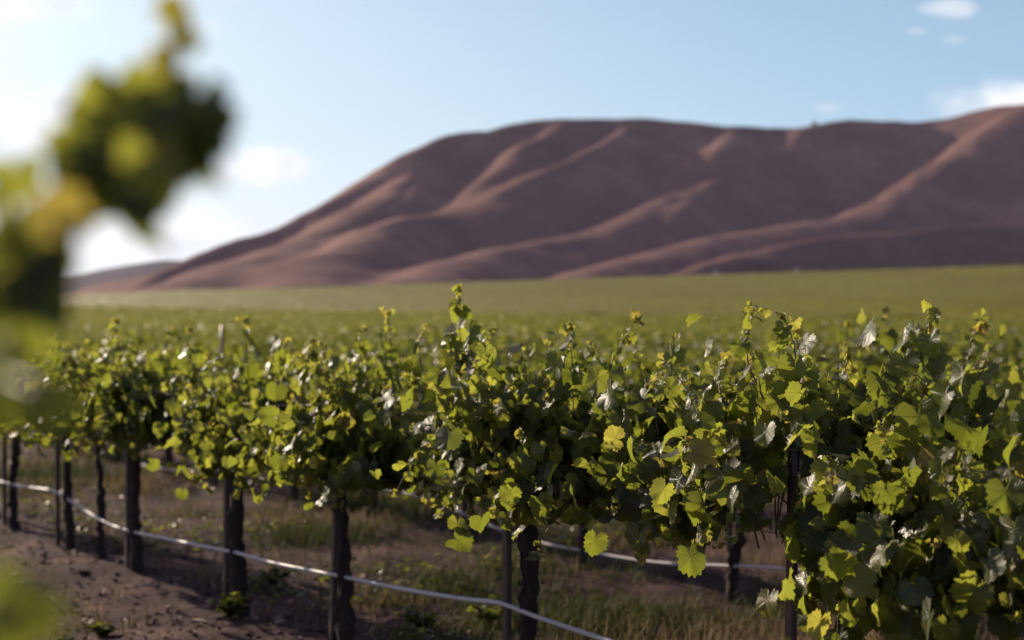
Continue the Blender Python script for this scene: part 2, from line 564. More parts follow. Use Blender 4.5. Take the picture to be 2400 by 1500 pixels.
# gullies that run down the flanks, roughly along the spurs
ga = HX * 0.93 - HY * 0.36; gb = HX * 0.36 + HY * 0.93
ga = ga + 26 * vnoise(gb / 150, ga / 150, 51)
for (wl, amp, sd_) in ((88, 2.5, 52), (41, 1.5, 53)):
    gn = np.abs(vnoise(ga / wl, gb / (wl * 4.2), sd_))
    H = H - amp * np.clip(1 - gn * 3.2, 0, 1) ** 1.5 * np.clip((H - 60) / 60, 0, 1) * np.clip((2290 - HY) / 120, 0, 1)
base = terrain(HX, HY) - 6 - 25 * np.clip((1120 - HY) / 70, 0, 1)
H = np.where(H > base, H, base)
H += (1.2 * vnoise(HX / 42, HY / 42, 31) + 0.8 * vnoise(HX / 17, HY / 17, 32)) * np.clip((H - base) / 40, 0, 1)
nx = len(hx)
i, j = np.meshgrid(np.arange(nx - 1), np.arange(len(hy) - 1))
q = (j * nx + i).ravel()
hf = np.stack([q, q + 1, q + nx + 1, q + nx], 1)
hill = mesh_obj('hills', np.stack([HX.ravel(), HY.ravel(), H.ravel()], 1), hf, M['hill'])
tag(hill, kind='structure')

# the lower ridge far behind on the left
FAR = [(-700, 672, 4300), (-300, 664, 4300), (0, 655, 4250), (160, 645, 4200), (240, 634, 4200), (320, 621, 4200), (380, 611, 4200), (410, 611, 4200), (450, 622, 4200), (560, 640, 4150), (760, 660, 4150)]
fp = densify(FAR, 10)
fx_ = np.linspace(-3200, 300, 150)
fy_ = np.linspace(3300, 5200, 70)
FX, FY = np.meshgrid(fx_, fy_)
FH = np.full(FX.shape, -40.0)
for (tx, ty, tz) in fp:
    dd = np.hypot(FX - tx, (FY - ty))
    FH = np.maximum(FH, tz - 0.22 * (np.sqrt(dd * dd + 900) - 30))
FH += 5 * vnoise(FX / 160, FY / 160, 41) + 3 * vnoise(FX / 60, FY / 60, 42)
FH = np.maximum(FH, -40)
nx = len(fx_)
i, j = np.meshgrid(np.arange(nx - 1), np.arange(len(fy_) - 1))
q = (j * nx + i).ravel()
fh = mesh_obj('distant_hill', np.stack([FX.ravel(), FY.ravel(), FH.ravel()], 1), np.stack([q, q + 1, q + nx + 1, q + nx], 1), M['far_hill'])
tag(fh, kind='structure')


# ------------------------------------------------------------------ grape leaves
def leaf_template(n_out, rings, seed):
    """a toothed, lobed grape leaf: petiole at the origin, tip along +Y, upper side +Z"""
    r_ = np.random.default_rng(seed)
    th = np.linspace(-np.pi, np.pi, n_out, endpoint=False) + np.pi / n_out
    ka = np.radians([0, 26, 52, 80, 106, 135, 158, 180])
    kr = np.array([1.0, 0.88, 0.95, 0.83, 0.86, 0.78, 0.60, 0.10]) * (1 + 0.06 * r_.normal(size=8))
    kr[-1] = 0.08
    base = np.interp(np.abs(th), ka, kr)
    tooth = np.where(np.arange(n_out) % 2 == 0, 0.055, -0.055) if n_out > 20 else 0.0
    ro = base + tooth + 0.03 * r_.normal(size=n_out)
    verts = [(0, 0, 0)]; uv = [(0, 0)]
    fold = r_.uniform(0.05, 0.60); droop = r_.uniform(0.05, 0.70); rip = r_.uniform(0.06, 0.14); ph = r_.uniform(0, 6.28)
    cup = r_.uniform(-0.12, 0.25)
    for k in range(1, rings + 1):
        rr = ro * (k / rings) ** 0.9
        for a, q_ in zip(th, rr):
            x = math.sin(a) * q_; y = math.cos(a) * q_
            z = fold * (math.sqrt(x * x + 0.03) - 0.17) - droop * max(y, 0) ** 2 - 0.25 * cup * (x * x + y * y) + rip * q_ * q_ * math.sin(5 * a + ph) \
                - 0.022 * math.cos(a * 360 / 52) * q_
            verts.append((x, y, z)); uv.append((x, y))
    f = []
    for k in range(n_out):
        if k == n_out - 1: continue            # open sinus at the petiole
        f.append((0, 1 + k + 1, 1 + k))
    for ri in range(rings - 1):
        o0 = 1 + ri * n_out; o1 = o0 + n_out
        for k in range(n_out - 1):
            f.append((o0 + k, o0 + k + 1, o1 + k)); f.append((o0 + k + 1, o1 + k + 1, o1 + k))
    return np.array(verts), np.array(f), np.array(uv)


HI = [leaf_template(38, 4, 100 + s) for s in range(12)]
MID = [leaf_template(22, 2, 200 + s) for s in range(7)]
LO = [leaf_template(9, 1, 300 + s) for s in range(6)]


def add_leaves(mb, P, T, N, S, tint, lib, mi=0):
    """place a batch of leaves: positions, tip directions, normals, sizes"""
    P = np.asarray(P, float); T = np.asarray(T, float); N = np.asarray(N, float); S = np.asarray(S, float); tint = np.asarray(tint, float)
    T = T / (np.linalg.norm(T, axis=1)[:, None] + 1e-9)
    N = N - (N * T).sum(1)[:, None] * T
    N = N / (np.linalg.norm(N, axis=1)[:, None] + 1e-9)
    Xa = np.cross(T, N)
    which = rng.integers(0, len(lib), len(P))
    for w_ in range(len(lib)):
        s = np.where(which == w_)[0]
        if not len(s): continue
        tv, tf, tu = lib[w_]
        zs = rng.uniform(0.5, 1.6, len(s))[:, None, None]
        xs = rng.uniform(0.82, 1.08, len(s))[:, None, None]
        V = P[s][:, None, :] + S[s][:, None, None] * (tv[None, :, 0, None] * xs * Xa[s][:, None, :] + tv[None, :, 1, None] * T[s][:, None, :] + tv[None, :, 2, None] * zs * N[s][:, None, :])
        Fc = tf[None] + (np.arange(len(s)) * len(tv))[:, None, None]
        mb.add(V.reshape(-1, 3), Fc.reshape(-1, 3), np.tile(tu, (len(s), 1)), np.repeat(tint[s], len(tv)), mi)


def grow_shoot(start, d0, length, gravity, wander=0.10, step=0.05):
    p = np.array(start, float); d = np.array(d0, float); d /= np.linalg.norm(d)
    pts = [p.copy()]
    n = max(3, int(length / step))
    for k in range(n):
        d = d + rng.normal(size=3) * wander + np.array([0, 0, -gravity]) * step * (0.4 + k / n * 1.6)
        d /= np.linalg.norm(d)
        p = p + d * step
        if p[2] < 0.62 and d[2] < 0: d[2] *= 0.2
        pts.append(p.copy())
    return np.array(pts)


def shoot_leaves(pts, size, out_bias, tip_small=True, every=1.0, tip_tint=0.25, taper=1.55):
    """alternate leaves along a shoot; returns lists P,T,N,S,tint,petioles"""
    P, T, N, S, C, pet = [], [], [], [], [], []
    L = len(pts)
    k = 1.0
    side = 1 if rng.random() < 0.5 else -1
    while k < L - 1:
        i_ = int(k)
        p = pts[i_]; tan = pts[min(i_ + 1, L - 1)] - pts[i_ - 1]
        tan /= np.linalg.norm(tan) + 1e-9
        ax = np.cross(tan, [0, 0, 1]) if abs(tan[2]) < 0.97 else np.array([math.cos(k), math.sin(k), 0])
        ax /= np.linalg.norm(ax) + 1e-9
        o = side * ax + 0.55 * rng.normal(size=3) * np.array([1, 1, 0.4]) + out_bias
        o /= np.linalg.norm(o) + 1e-9
        frac = i_ / (L - 1)
        s = size * rng.uniform(0.72, 1.18)
        if tip_small: s *= max(0.16, 1 - max(0, frac - 0.45) * taper)
        pl = s * rng.uniform(0.5, 1.0)
        q_ = p + pl * (o * 0.9 + np.array([0, 0, 0.35]) * rng.uniform(-0.2, 1))
        t_ = o * rng.uniform(0.1, 0.6) + np.array([0, 0, -1]) * rng.uniform(0.6, 1.2) + rng.normal(size=3) * 0.30
        n_ = o * 0.45 + out_bias * rng.uniform(0.5, 3.2) + np.array([0, 0, rng.uniform(0.15, 0.8)]) + rng.normal(size=3) * 0.34
        if rng.random() < 0.08: n_ = -n_
        P.append(q_); T.append(t_); N.append(n_); S.append(s)
        C.append(np.clip(0.40 + 0.14 * rng.normal() + tip_tint * max(0, frac - 0.5) * 2, 0, 0.97))
        pet.append((p, q_))
        side = -side
        k += every * rng.uniform(0.85, 1.35)
    return P, T, N, S, C, pet


def tuft(mb, p, d, n=7, s=0.014):
    """the small unopened leaves and tendril at a growing tip"""
    P = [p + rng.normal(size=3) * s * 0.9 for _ in range(n)]
    T = [np.array(d) + rng.normal(size=3) * 0.9 for _ in range(n)]
    N = [rng.normal(size=3) for _ in range(n)]
    add_leaves(mb, P, T, N, [s * rng.uniform(0.7, 1.9) for _ in range(n)], [np.clip(0.82 + 0.1 * rng.normal(), 0.6, 1) for _ in range(n)], MID)


def make_shoot(pts, size, lib, tip_tint=0.3, every=1.0, r0=0.0042):
    """one separate upright shoot: stem, petioles, leaves, growing tip and tendril"""
    mb = MB()
    L = len(pts)
    mb.tube(pts, np.linspace(r0, 0.0013, L), 6, mi=1)
    P, T, N, S, C, pet = shoot_leaves(pts, size, np.array([0, 0.25, 0.0]), True, every, tip_tint, 1.25)
    for a, b in pet:
        mb.tube(np.array([a, (a + b) / 2 + [0, 0, 0.006], b]), [0.0016, 0.0013, 0.0011], 4, mi=1, cap=False)
    add_leaves(mb, P, T, N, S, C, lib)
    d = pts[-1] - pts[-2]; d /= np.linalg.norm(d)
    tuft(mb, pts[-1], d)
    tuft(mb, pts[-3], d, 4, 0.012)
    k = int(L * 0.6)
    a = rng.uniform(0, 6.28)
    tp = [pts[k] + np.array([math.cos(a), math.sin(a), 0.3]) * 0.075 * s + np.array([0.012 * math.sin(9 * s), 0.012 * math.cos(9 * s), 0.03 * s * s]) for s in np.linspace(0, 1, 9)]
    mb.tube(tp, np.linspace(0.0011, 0.0006, 9), 4, mi=1, cap=False)
    return mb


def make_trunk(height, lean=0.03, r0=0.05):
    mb = MB()
    z = np.linspace(-0.08, height, 22)
    ph = rng.uniform(0, 6.28, 2)
    px = lean * z / height + rng.uniform(0.024, 0.044) * np.sin(z * 5 + ph[0]) + 0.007 * rng.normal(size=22)
    py = 0.018 * np.sin(z * 4.2 + ph[1]) + 0.006 * rng.normal(size=22)
    s = np.linspace(0, 1, 22)
    rad = 0.72 * r0 * (1.25 - 0.75 * s + 0.55 * s ** 3) * (1 + 0.13 * rng.normal(size=22)) * (1 + 0.5 * np.exp(-s * 14))
    P = np.stack([px, py, z], 1)
    mb.tube(P, rad, 12, gnarl=0.13)
    # loose strips of bark
    for _ in range(9):
        a = rng.uniform(0, 6.28); k = rng.integers(2, 15)
        q_ = P[k:k + 6] + np.array([math.cos(a), math.sin(a), 0]) * rad[k:k + 6, None] * 1.02
        mb.tube(q_, [0.003, 0.006, 0.007, 0.006, 0.004, 0.002], 4, gnarl=0.2)
    return mb, P[-1]


def make_cordon(top, sgn, length):
    mb = MB()
    s = np.linspace(0, 1, 16)
    x = top[0] + sgn * length * s
    z = top[2] - 0.05 + 0.06 * np.sin(s * 1.6) + 0.012 * np.sin(s * 17 + 1)
    y = top[1] * (1 - s) + 0.015 * np.sin(s * 11)
    mb.tube(np.stack([x, y, z], 1), np.linspace(0.032, 0.014, 16) * (1 + 0.12 * rng.normal(size=16)), 9, gnarl=0.10)
    return mb


def make_foliage(lib, n_shoots, size, half=0.72, zc=0.98, top=1.48, fallers=0.48, lat=0.85, lo=False, tall=0.10, hang=0.0, fall_at=None, shift=0.0, zmin=None, grow=1.0, skew=0.0):
    if zmin is None:
        pa, pb = rng.uniform(0, 6.28, 2)
        zmin = lambda q_: 0.80 + 0.05 * math.sin(q_ * 7 + pa) + 0.03 * math.sin(q_ * 17 + pb)
    """the leafy wall of one vine in its own frame: x along the row, y toward the near alley"""
    mb = MB()
    A = [[], [], [], [], []]
    for k in range(n_shoots):
        x = half * (2 * (k + rng.random()) / n_shoots - 1)
        x = half * math.copysign(abs(x / half) ** 1.35, x)
        x += shift
        sd = rng.choice([-1, 1])
        fall = rng.random() < (fallers if fall_at is None else fall_at(x))
        if fall:
            d0 = (rng.normal() * 0.38, sd * rng.uniform(0.35, 0.8), rng.uniform(0.3, 0.9)); L = rng.uniform(0.38, 0.66) + hang; gr = rng.uniform(3.6, 6.0)
        else:
            d0 = (rng.normal() * 0.28, sd * rng.uniform(0.0, 0.42), 1.0)
            L = grow * rng.uniform(0.42, 0.68) * (1 - 0.52 * min(1.0, abs((x - shift) / half)) ** 2 * (half < 0.7)) * (1.25 if rng.random() < tall else 1.0); gr = rng.uniform(0.3, 2.2)
        pts = grow_shoot((x, rng.normal() * 0.03, zc + rng.normal() * 0.03), d0, L, gr)
        if fall and half > 0.3 and rng.random() < 0.45:
            pts[:, 2] -= (np.linspace(0, 1, len(pts)) * 0.16)
        if not lo:
            lim = np.array([zmin(q_) for q_ in pts[:, 0] + skew * pts[:, 1]]) + 0.05
            up = np.where(pts[:, 2] >= lim)[0]
            if not len(up): continue
            down = np.where(pts[up[0]:, 2] < lim[up[0]:])[0]
            if len(down): pts = pts[:up[0] + down[0]]
            leafy = pts[up[0]:]
            if len(leafy) < 4: continue
            mb.tube(pts, np.linspace(0.0045, 0.0015, len(pts)), 4, mi=1, cap=False)
        ev = 1.0 if not lo else 1.25
        P, T, N, S, C, pet = shoot_leaves(pts if lo else leafy, size, np.array([0, sd * 0.35, 0.0]), True, ev, 0.22)
        if not lo:
            for a, b in pet:
                mb.tube(np.array([a, b]), [0.0016, 0.0012], 3, mi=1, cap=False)
            tuft(mb, pts[-1], pts[-1] - pts[-2], 4, 0.012)
        for l_, e in zip(A, (P, T, N, S, C)): l_ += e
        # leaves of side shoots
        for e in range(len(P)):
            if rng.random() < lat:
                off = np.array([rng.normal() * 0.09, sd * abs(rng.normal()) * 0.10, rng.normal() * 0.07])
                A[0].append(P[e] + off)
                A[1].append(T[e] + rng.normal(size=3) * 0.5); A[2].append(N[e] + rng.normal(size=3) * 0.5)
                A[3].append(size * rng.uniform(0.35, 0.85)); A[4].append(np.clip(0.46 + 0.18 * rng.normal(), 0, 0.95))
    add_leaves(mb, *A, lib)
    return mb


# ------------------------------------------------------------------ the first row: every vine, stake, wire and hose
A_POSTS = [2943, 1850, 1190, 780, 530, 300, 135, 10, -98]      # photo column of each stake of the first row
C_ROW = 15550.0
ORD = ['first', 'second', 'third', 'fourth', 'fifth', 'sixth', 'seventh', 'eighth', 'ninth', 'tenth', 'eleventh', 'twelfth', 'thirteenth', 'fourteenth', 'fifteenth', 'sixteenth', 'seventeenth', 'eighteenth']


def make_post(h, lean):
    """rolled steel vine stake: a flange with a stem (T section), slightly bowed, with small hook studs"""
    root_mb = MB()
    z = np.linspace(-0.25, h, 9)
    for (x0, x1, y0, y1) in ((-0.022, 0.022, 0.010, 0.0145), (-0.0025, 0.0025, -0.020, 0.0098), (-0.022, -0.0185, 0.0045, 0.0098), (0.0185, 0.022, 0.0045, 0.0098)):
        v = []
        for zz in z:
            sx = lean * (zz / h)
            v += [(x0 + sx, y0, zz), (x1 + sx, y0, zz), (x1 + sx, y1, zz), (x0 + sx, y1, zz)]
        f = []
        for k in range(len(z) - 1):
            for q_ in range(4):
                a = k * 4 + q_; b = k * 4 + (q_ + 1) % 4
                f += [(a, b, a + 4), (b, b + 4, a + 4)]
        e = (len(z) - 1) * 4
        f += [(0, 2, 1), (0, 3, 2), (e, e + 1, e + 2), (e, e + 2, e + 3)]
        root_mb.add(v, f)
    clips = []
    for zz in (0.51, 0.98, 1.28):
        if zz < h:
            sx = lean * zz / h
            clip = MB()
            clips.append(clip)
            clip.tube([(sx - 0.024, 0.0165, zz - 0.006), (sx - 0.010, 0.020, zz + 0.004), (sx + 0.010, 0.020, zz + 0.004), (sx + 0.024, 0.0165, zz - 0.006)], 0.002, 5)
    return root_mb, clips


A_VINES = [
    # post column, trunk offset along the row (m), shoots, tall shoots, hang, label
    dict(px=2943, off=-0.12, n=60, hang=0.16, label='grapevine half cut off by the right edge, leaves hanging low beside the hose row'),
    dict(px=1850, off=-0.30, n=100, hang=0.08, label='sharpest and largest grapevine, on the right, its tall shoots above the nearest steel stake'),
    dict(px=1190, off=-0.15, n=78, hang=0.0, label='grapevine with the tallest leafy shoot, second in focus row from the right stake'),
    dict(px=780, off=-0.16, n=84, hang=0.10, label='grapevine with a wide dark hanging canopy over a bent trunk, third in the hose row'),
    dict(px=530, off=-0.18, n=66, hang=0.0, label='slightly blurred grapevine above the thick trunk with weeds at its foot'),
    dict(px=300, off=-0.17, n=60, hang=0.0, label='blurred grapevine with a shoot standing up, on a dark stake left of the thick trunk'),
    dict(px=135, off=-0.28, n=52, hang=0.0, label='blurred grapevine whose trunk curves beside the stake where the white hose bends'),
    dict(px=10, off=-0.33, n=36, hang=0.08, label='blurred grapevine at the left edge behind the foreground leaves'),
    dict(px=-98, off=-0.15, n=30, hang=0.0, label='grapevine past the left edge of the hose row'),
]
# tall shoots of the first row, traced where the photo shows them: index of vine, base column, base row, tip column, tip row, leaf size
A_SHOOTS = [
    (1, 1790, 935, 1765, 728, 0.050), (1, 1835, 900, 1838, 742, 0.052), (1, 2035, 930, 2180, 728, 0.066),
    (1, 1700, 950, 1690, 850, 0.050), (1, 2000, 950, 1992, 832, 0.040), (1, 1545, 1020, 1540, 880, 0.085),
    (1, 1905, 1120, 2020, 1500, 0.080), (1, 1930, 1180, 1905, 1400, 0.066), (1, 1940, 1240, 1925, 1500, 0.070), (1, 1960, 1150, 2060, 1460, 0.085), (1, 1560, 1120, 1500, 1300, 0.070), (1, 1600, 1100, 1560, 1270, 0.070), (1, 2150, 1200, 2130, 1490, 0.085), 
    (0, 2215, 960, 2290, 770, 0.060), (0, 2270, 980, 2310, 850, 0.050), (1, 2170, 1010, 2165, 905, 0.070),
    (2, 1085, 900, 1072, 688, 0.082), (2, 1110, 890, 1150, 780, 0.075), (2, 985, 890, 995, 765, 0.055), (2, 1325, 930, 1330, 772, 0.060),
    (2, 1410, 1010, 1490, 755, 0.050), (2, 1410, 990, 1425, 880, 0.075),
    (3, 905, 900, 912, 735, 0.040), (3, 850, 900, 846, 775, 0.045), (3, 760, 890, 730, 800, 0.055),
    (4, 570, 880, 572, 748, 0.065), (4, 445, 900, 440, 775, 0.060), (4, 660, 880, 668, 800, 0.055),
    (5, 275, 900, 268, 752, 0.075), (5, 210, 900, 200, 800, 0.055), (6, 130, 900, 110, 800, 0.050),
]


def post_xy(px):
    dep = C_ROW / (px + 1260)
    return (px - 1200) / F * dep, dep


posts_A = []
for k, vd in enumerate(A_VINES):
    x, y = post_xy(vd['px'])
    z = float(ground_z(x, y))
    if k < 8:
        h = 1.36
        lean = [0.0, 0.03, 0.0, 0.075, 0.02, 0.01, 0.0, 0.0, 0.0][k]
        # the stake's flange faces the alley; leans along the row
        root = empty('vine_stake', (x, y, z), ROW_ROT)
        pm, cl = make_post(h, -lean)
        pm.build('stake_bar', M['steel'], root, smooth=False)
        for c_ in cl: c_.build('wire_clip', M['wire'], root)
        names = ['dark steel stake out of frame past the right edge', 'dark steel stake beneath the sharpest vine, nearest of the hose row', 'dark steel stake with two bright edges where the hose dips right',
                 'leaning dark steel stake left of the bent trunk', 'dark steel stake against the thick trunk with weeds at its foot', 'blurred dark stake hard against a straight trunk, hose sagging past it',
                 'blurred dark stake at the sharp bend of the white hose', 'blurred dark stake at the left edge of the hose row']
        tag(root, names[k], 'vine stake', 'steel stakes in the hose row')
        posts_A.append(root)
    vine = empty('grapevine', (x + ROW[0] * vd['off'], y + ROW[1] * vd['off'], z), ROW_ROT)
    tag(vine, vd['label'], 'grapevine', 'grapevines in the hose row')
    if k == 0:
        vine.name = 'grapevine'
    tm, top = make_trunk(0.93, lean=0.04 if k != 3 else 0.10, r0=[0.05, 0.055, 0.062, 0.052, 0.062, 0.046, 0.040, 0.046, 0.045][k])
    tr = tm.build('trunk', M['bark'], vine)
    make_cordon(top, 1, 0.24 if k == 1 else 0.62).build('cordon_arm', M['bark'], tr)
    make_cordon(top, -1, 0.62).build('cordon_arm', M['bark'], tr)
    lib = HI if k < 4 else MID
    half = 0.80 if k in (0, 1) else 0.50
    fm = make_foliage(lib, vd['n'], [0.082, 0.084, 0.080, 0.080][k] if k < 4 else 0.078, half=0.92 if k == 1 else half, hang=vd['hang'], zc=0.97,
                      fall_at=(lambda q_: 0.55 if q_ < 0.14 else 0.0 if q_ < 0.76 else 0.35) if k == 1 else None, shift=0.18 if k == 1 else 0.0, grow=1.08 if k == 1 else 1.15, tall=0.0 if k < 2 else 0.08, skew=0.92 if k == 1 else 0.0,
                      zmin=(lambda q_: 0.42 + 0.3 * max(0, q_) if q_ < 0.17 else 1.26 if q_ < 0.45 else 1.04 if q_ < 0.66 else 0.84) if k == 1 else (lambda q_: 0.45) if k == 0 else None)
    fm.build('foliage', [M['leaf'], M['cane']], vine)
    inv = Matrix.Rotation(-ROW_ROT, 3, 'Z')
    for (vi, bx, by, tx, ty, ls) in A_SHOOTS:
        if vi != k: continue
        dep = C_ROW / (bx + 1260) - (0.08 if ty < by else 0.24)
        b = at(bx, by, dep); e = at(tx, ty, dep + rng.uniform(-0.05, 0.05))
        lb = np.array(inv @ Vector(b - np.array(vine.location)))
        le = np.array(inv @ Vector(e - np.array(vine.location)))
        n = max(5, int(np.linalg.norm(le - lb) / 0.035))
        s = np.linspace(0, 1, n)[:, None]
        bow = np.array([rng.normal() * 0.03, rng.normal() * 0.02, 0.0])
        pts = lb + (le - lb) * s + bow * np.sin(s * math.pi) + rng.normal(size=(n, 3)) * 0.003
        make_shoot(pts, ls * 1.2, lib, every=0.95).build('shoot', [M['leaf'], M['cane']], vine)
    # young bunches hanging on the nearest vine
    if k in (0, 1):
        for (cx, cy, cr, mat) in [(2083, 1210, 0.042, 'berry'), (1975, 1115, 0.034, 'berry'), (1572, 1045, 0.036, 'flower'), (1880, 1180, 0.030, 'berry')] if k == 1 else [(2260, 1180, 0.036, 'berry')]:
            dep = C_ROW / (cx + 1260) - 0.26
            c = np.array(inv @ Vector(at(cx, cy, dep) - np.array(vine.location)))
            mb = MB()
            ico = [(0, 0, 1)] + [(math.cos(a) * 0.894, math.sin(a) * 0.894, 0.447) for a in np.arange(5) * 1.2566] + [(math.cos(a) * 0.894, math.sin(a) * 0.894, -0.447) for a in np.arange(5) * 1.2566 + 0.628] + [(0, 0, -1)]
            icf = [(0, 1 + a, 1 + (a + 1) % 5) for a in range(5)] + [(11, 6 + (a + 1) % 5, 6 + a) for a in range(5)]
            for a in range(5):
                icf += [(1 + a, 6 + a, 1 + (a + 1) % 5), (1 + (a + 1) % 5, 6 + a, 6 + (a + 1) % 5)]
            ico = np.array(ico)
            mb.tube([c + [0, 0, cr * 1.9], c + [0, 0, cr], c - [0, 0, cr]], [0.0015, 0.0015, 0.001], 4)
            for _ in range(70):
                zz = rng.uniform(-1, 1); rad = cr * 0.62 * (0.75 + 0.25 * zz) * math.sqrt(rng.random())
                a = rng.uniform(0, 6.28)
                mb.add(ico * 0.0036 * rng.uniform(0.7, 1.2) + c + [rad * math.cos(a), rad * math.sin(a), cr * zz], icf)
            o = mb.build('grape_cluster', M[mat], vine)
            if mat == 'flower': o['label'] = 'brownish flowering cluster'

# a thin young vine between two stakes
x, y = post_xy(236)
z = float(ground_z(x, y))
yv = empty('grapevine', (x, y, z), ROW_ROT)
tag(yv, 'thin young grapevine trunk without a stake, between two blurred dark stakes on the left', 'grapevine', 'grapevines in the hose row')
tm, top = make_trunk(1.0, 0.05, 0.030)
tm.build('trunk', M['bark'], yv)
make_foliage(MID, 10, 0.070, half=0.22, zc=1.0, fallers=0.2).build('foliage', [M['leaf'], M['cane']], yv)


def polyline(pts, n_between=6):
    P = np.asarray(pts, float)
    Q = np.vstack([2 * P[0] - P[1], P, 2 * P[-1] - P[-2]])
    out = []
    for k in range(1, len(Q) - 2):
        for s in np.linspace(0, 1, n_between, endpoint=False):
            a, b, c, d = Q[k - 1], Q[k], Q[k + 1], Q[k + 2]
            out.append(0.5 * ((2 * b) + (-a + c) * s + (2 * a - 5 * b + 4 * c - d) * s * s + (-a + 3 * b - 3 * c + d) * s ** 3))
    out.append(P[-1])
    return np.array(out)


# drip hose of the first row, hung on the stakes and sagging between them
HOSE = [(-260, 1098), (-98, 1113), (0, 1127), (60, 1139), (118, 1147), (140, 1152), (190, 1183), (240, 1215), (300, 1240), (420, 1266), (530, 1288), (560, 1293), (650, 1318), (780, 1344), (800, 1347), (950, 1378), (1090, 1401), (1165, 1409), (1200, 1417), (1260, 1440), (1330, 1464), (1440, 1500), (1640, 1562), (1850, 1602), (2300, 1720), (2943, 1870)]
hp = []
for (px, py) in HOSE:
    dep = C_ROW / (px + 1260)
    p = at(px, py, dep)
    p[:2] -= NRM * 0.028
    hp.append(p)
mb = MB()
mb.tube(polyline(hp), 0.0115, 8)
tag(mb.build('drip_hose', M['hose']), 'pale drip hose strung low along the stakes of the front row, kinked at the left', 'hose', 'drip hoses')

# wires of the first row
for (hz, lab) in ((0.98, 'thin rusty lower wire under the front row canopy'), (1.28, 'thin rusty upper wire showing between two front row vines')):
    pts = []
    for vd in A_VINES:
        x, y = post_xy(vd['px'])
        pts.append(np.array([x - NRM[0] * 0.024, y - NRM[1] * 0.024, float(ground_z(x, y)) + hz]))
    full = [pts[0] + np.array([-ROW[0], -ROW[1], 0]) * 2.0]
    for a, b in zip(pts[:-1], pts[1:]):
        full += [a, (a + b) / 2 - [0, 0, 0.012]]
    full.append(pts[-1])
    full.append(pts[-1] + np.array([ROW[0], ROW[1], 0]) * 3.0)
    mb = MB()
    mb.tube(polyline(full, 5), 0.0022, 5)
    tag(mb.build('trellis_wire', M['wire']), lab, 'wire', 'trellis wires of the front row')

# ------------------------------------------------------------------ second row
D1 = D0 + DSTEP
rowB_right = np.array(on_row(2560, D1))
mid_variants = []
for s in range(5):
    f = make_foliage(MID, 26, 0.080, half=0.70, hang=0.05).build('foliage', [M['leaf_far'], M['cane']])
    t_ = make_trunk(0.95, 0.03, 0.047)[0].build('trunk', M['bark'])
    mid_variants.append((f.data, t_.data))
    bpy.data.objects.remove(f); bpy.data.objects.remove(t_)
pm, cl = make_post(1.36, 0.0)
pm_o = pm.build('stake_bar', M['steel'], smooth=False); cl_o = [c_.build('wire_clip', M['wire']) for c_ in cl]
stake_meshes = (pm_o.data, [c_.data for c_ in cl_o])
for o_ in [pm_o] + cl_o: bpy.data.objects.remove(o_)


def link(name, data, parent=None, loc=(0, 0, 0), rz=0.0, sc=1.0):
    o = bpy.data.objects.new(name, data)
    col.objects.link(o)
    o.location = loc
    o.rotation_euler = (0, 0, rz)
    o.scale = (sc, sc, sc) if np.isscalar(sc) else sc
    if parent is not None: o.parent = parent
    return o


# stake columns of the second row, so that the one at column 1712 stands where the photo has it
t1712 = np.array(on_row(1712, D1))
n_B = 13
for k in range(n_B):
    p = t1712 + ROW * 1.5 * (k - 1)
    x, y = p
    z = float(ground_z(x, y))
    pxc = 1200 + F * x / y
    tall = 1.30 if k == 0 else 1.0
    v = empty('grapevine', (x + ROW[0] * -0.07, y + ROW[1] * -0.07, z), ROW_ROT + (math.pi if k % 2 else 0))
    fd, td = mid_variants[k % 5]
    sc = 0.91 + 0.04 * math.sin(k * 2.1)
    link('foliage', fd, v, sc=(1, 1.05, 1.06 if k == 0 else sc))
    link('trunk', td, v)
    tag(v, f'blurred grapevine in the second row back, {ORD[k]} counting from the right', 'grapevine', 'grapevines of the second row')
    s_ = empty('vine_stake', (x, y, z), ROW_ROT)
    link('stake_bar', stake_meshes[0], s_, sc=(1, 1, 1.27 if k == 6 else 1.0))
    for c_ in stake_meshes[1]: link('wire_clip', c_, s_)
    tag(s_, f'dark stake of the second row back, {ORD[k]} counting from the right' if k != 6 else 'dark stake rising above the leaves on the left, against the green field', 'vine stake', 'steel stakes of the second row')

HOSE_B = [(2800, 1500, .34), (2400, 1428, .3), (2310, 1403, .3), (2000, 1352, .2), (1830, 1332, .2), (1700, 1326, .1), (1540, 1318, .1), (1400, 1297, .1), (1260, 1270, .1), (1170, 1240, .1), (1090, 1205, .1), (985, 1162, .1), (800, 1130, .1), (600, 1100, .1), (520, 1098, .1), (450, 1106, .1), (380, 1098, .1), (330, 1090, .1), (300, 1110, .1), (200, 1100, .1), (0, 1080, .1)]
hp = []
for (px, py, _) in HOSE_B:
    x, y = on_row(px, D1 - 0.03)
    p = at(px, py, y)
    p[2] = max(p[2], float(ground_z(x, y)) + (0.02 if px > 320 else -0.02))
    hp.append(p)
mb = MB()
mb.tube(polyline(hp), 0.0105, 8)
tag(mb.build('drip_hose', M['hose']), 'blurred pinkish drip hose near the ground of the second row', 'hose', 'drip hoses')

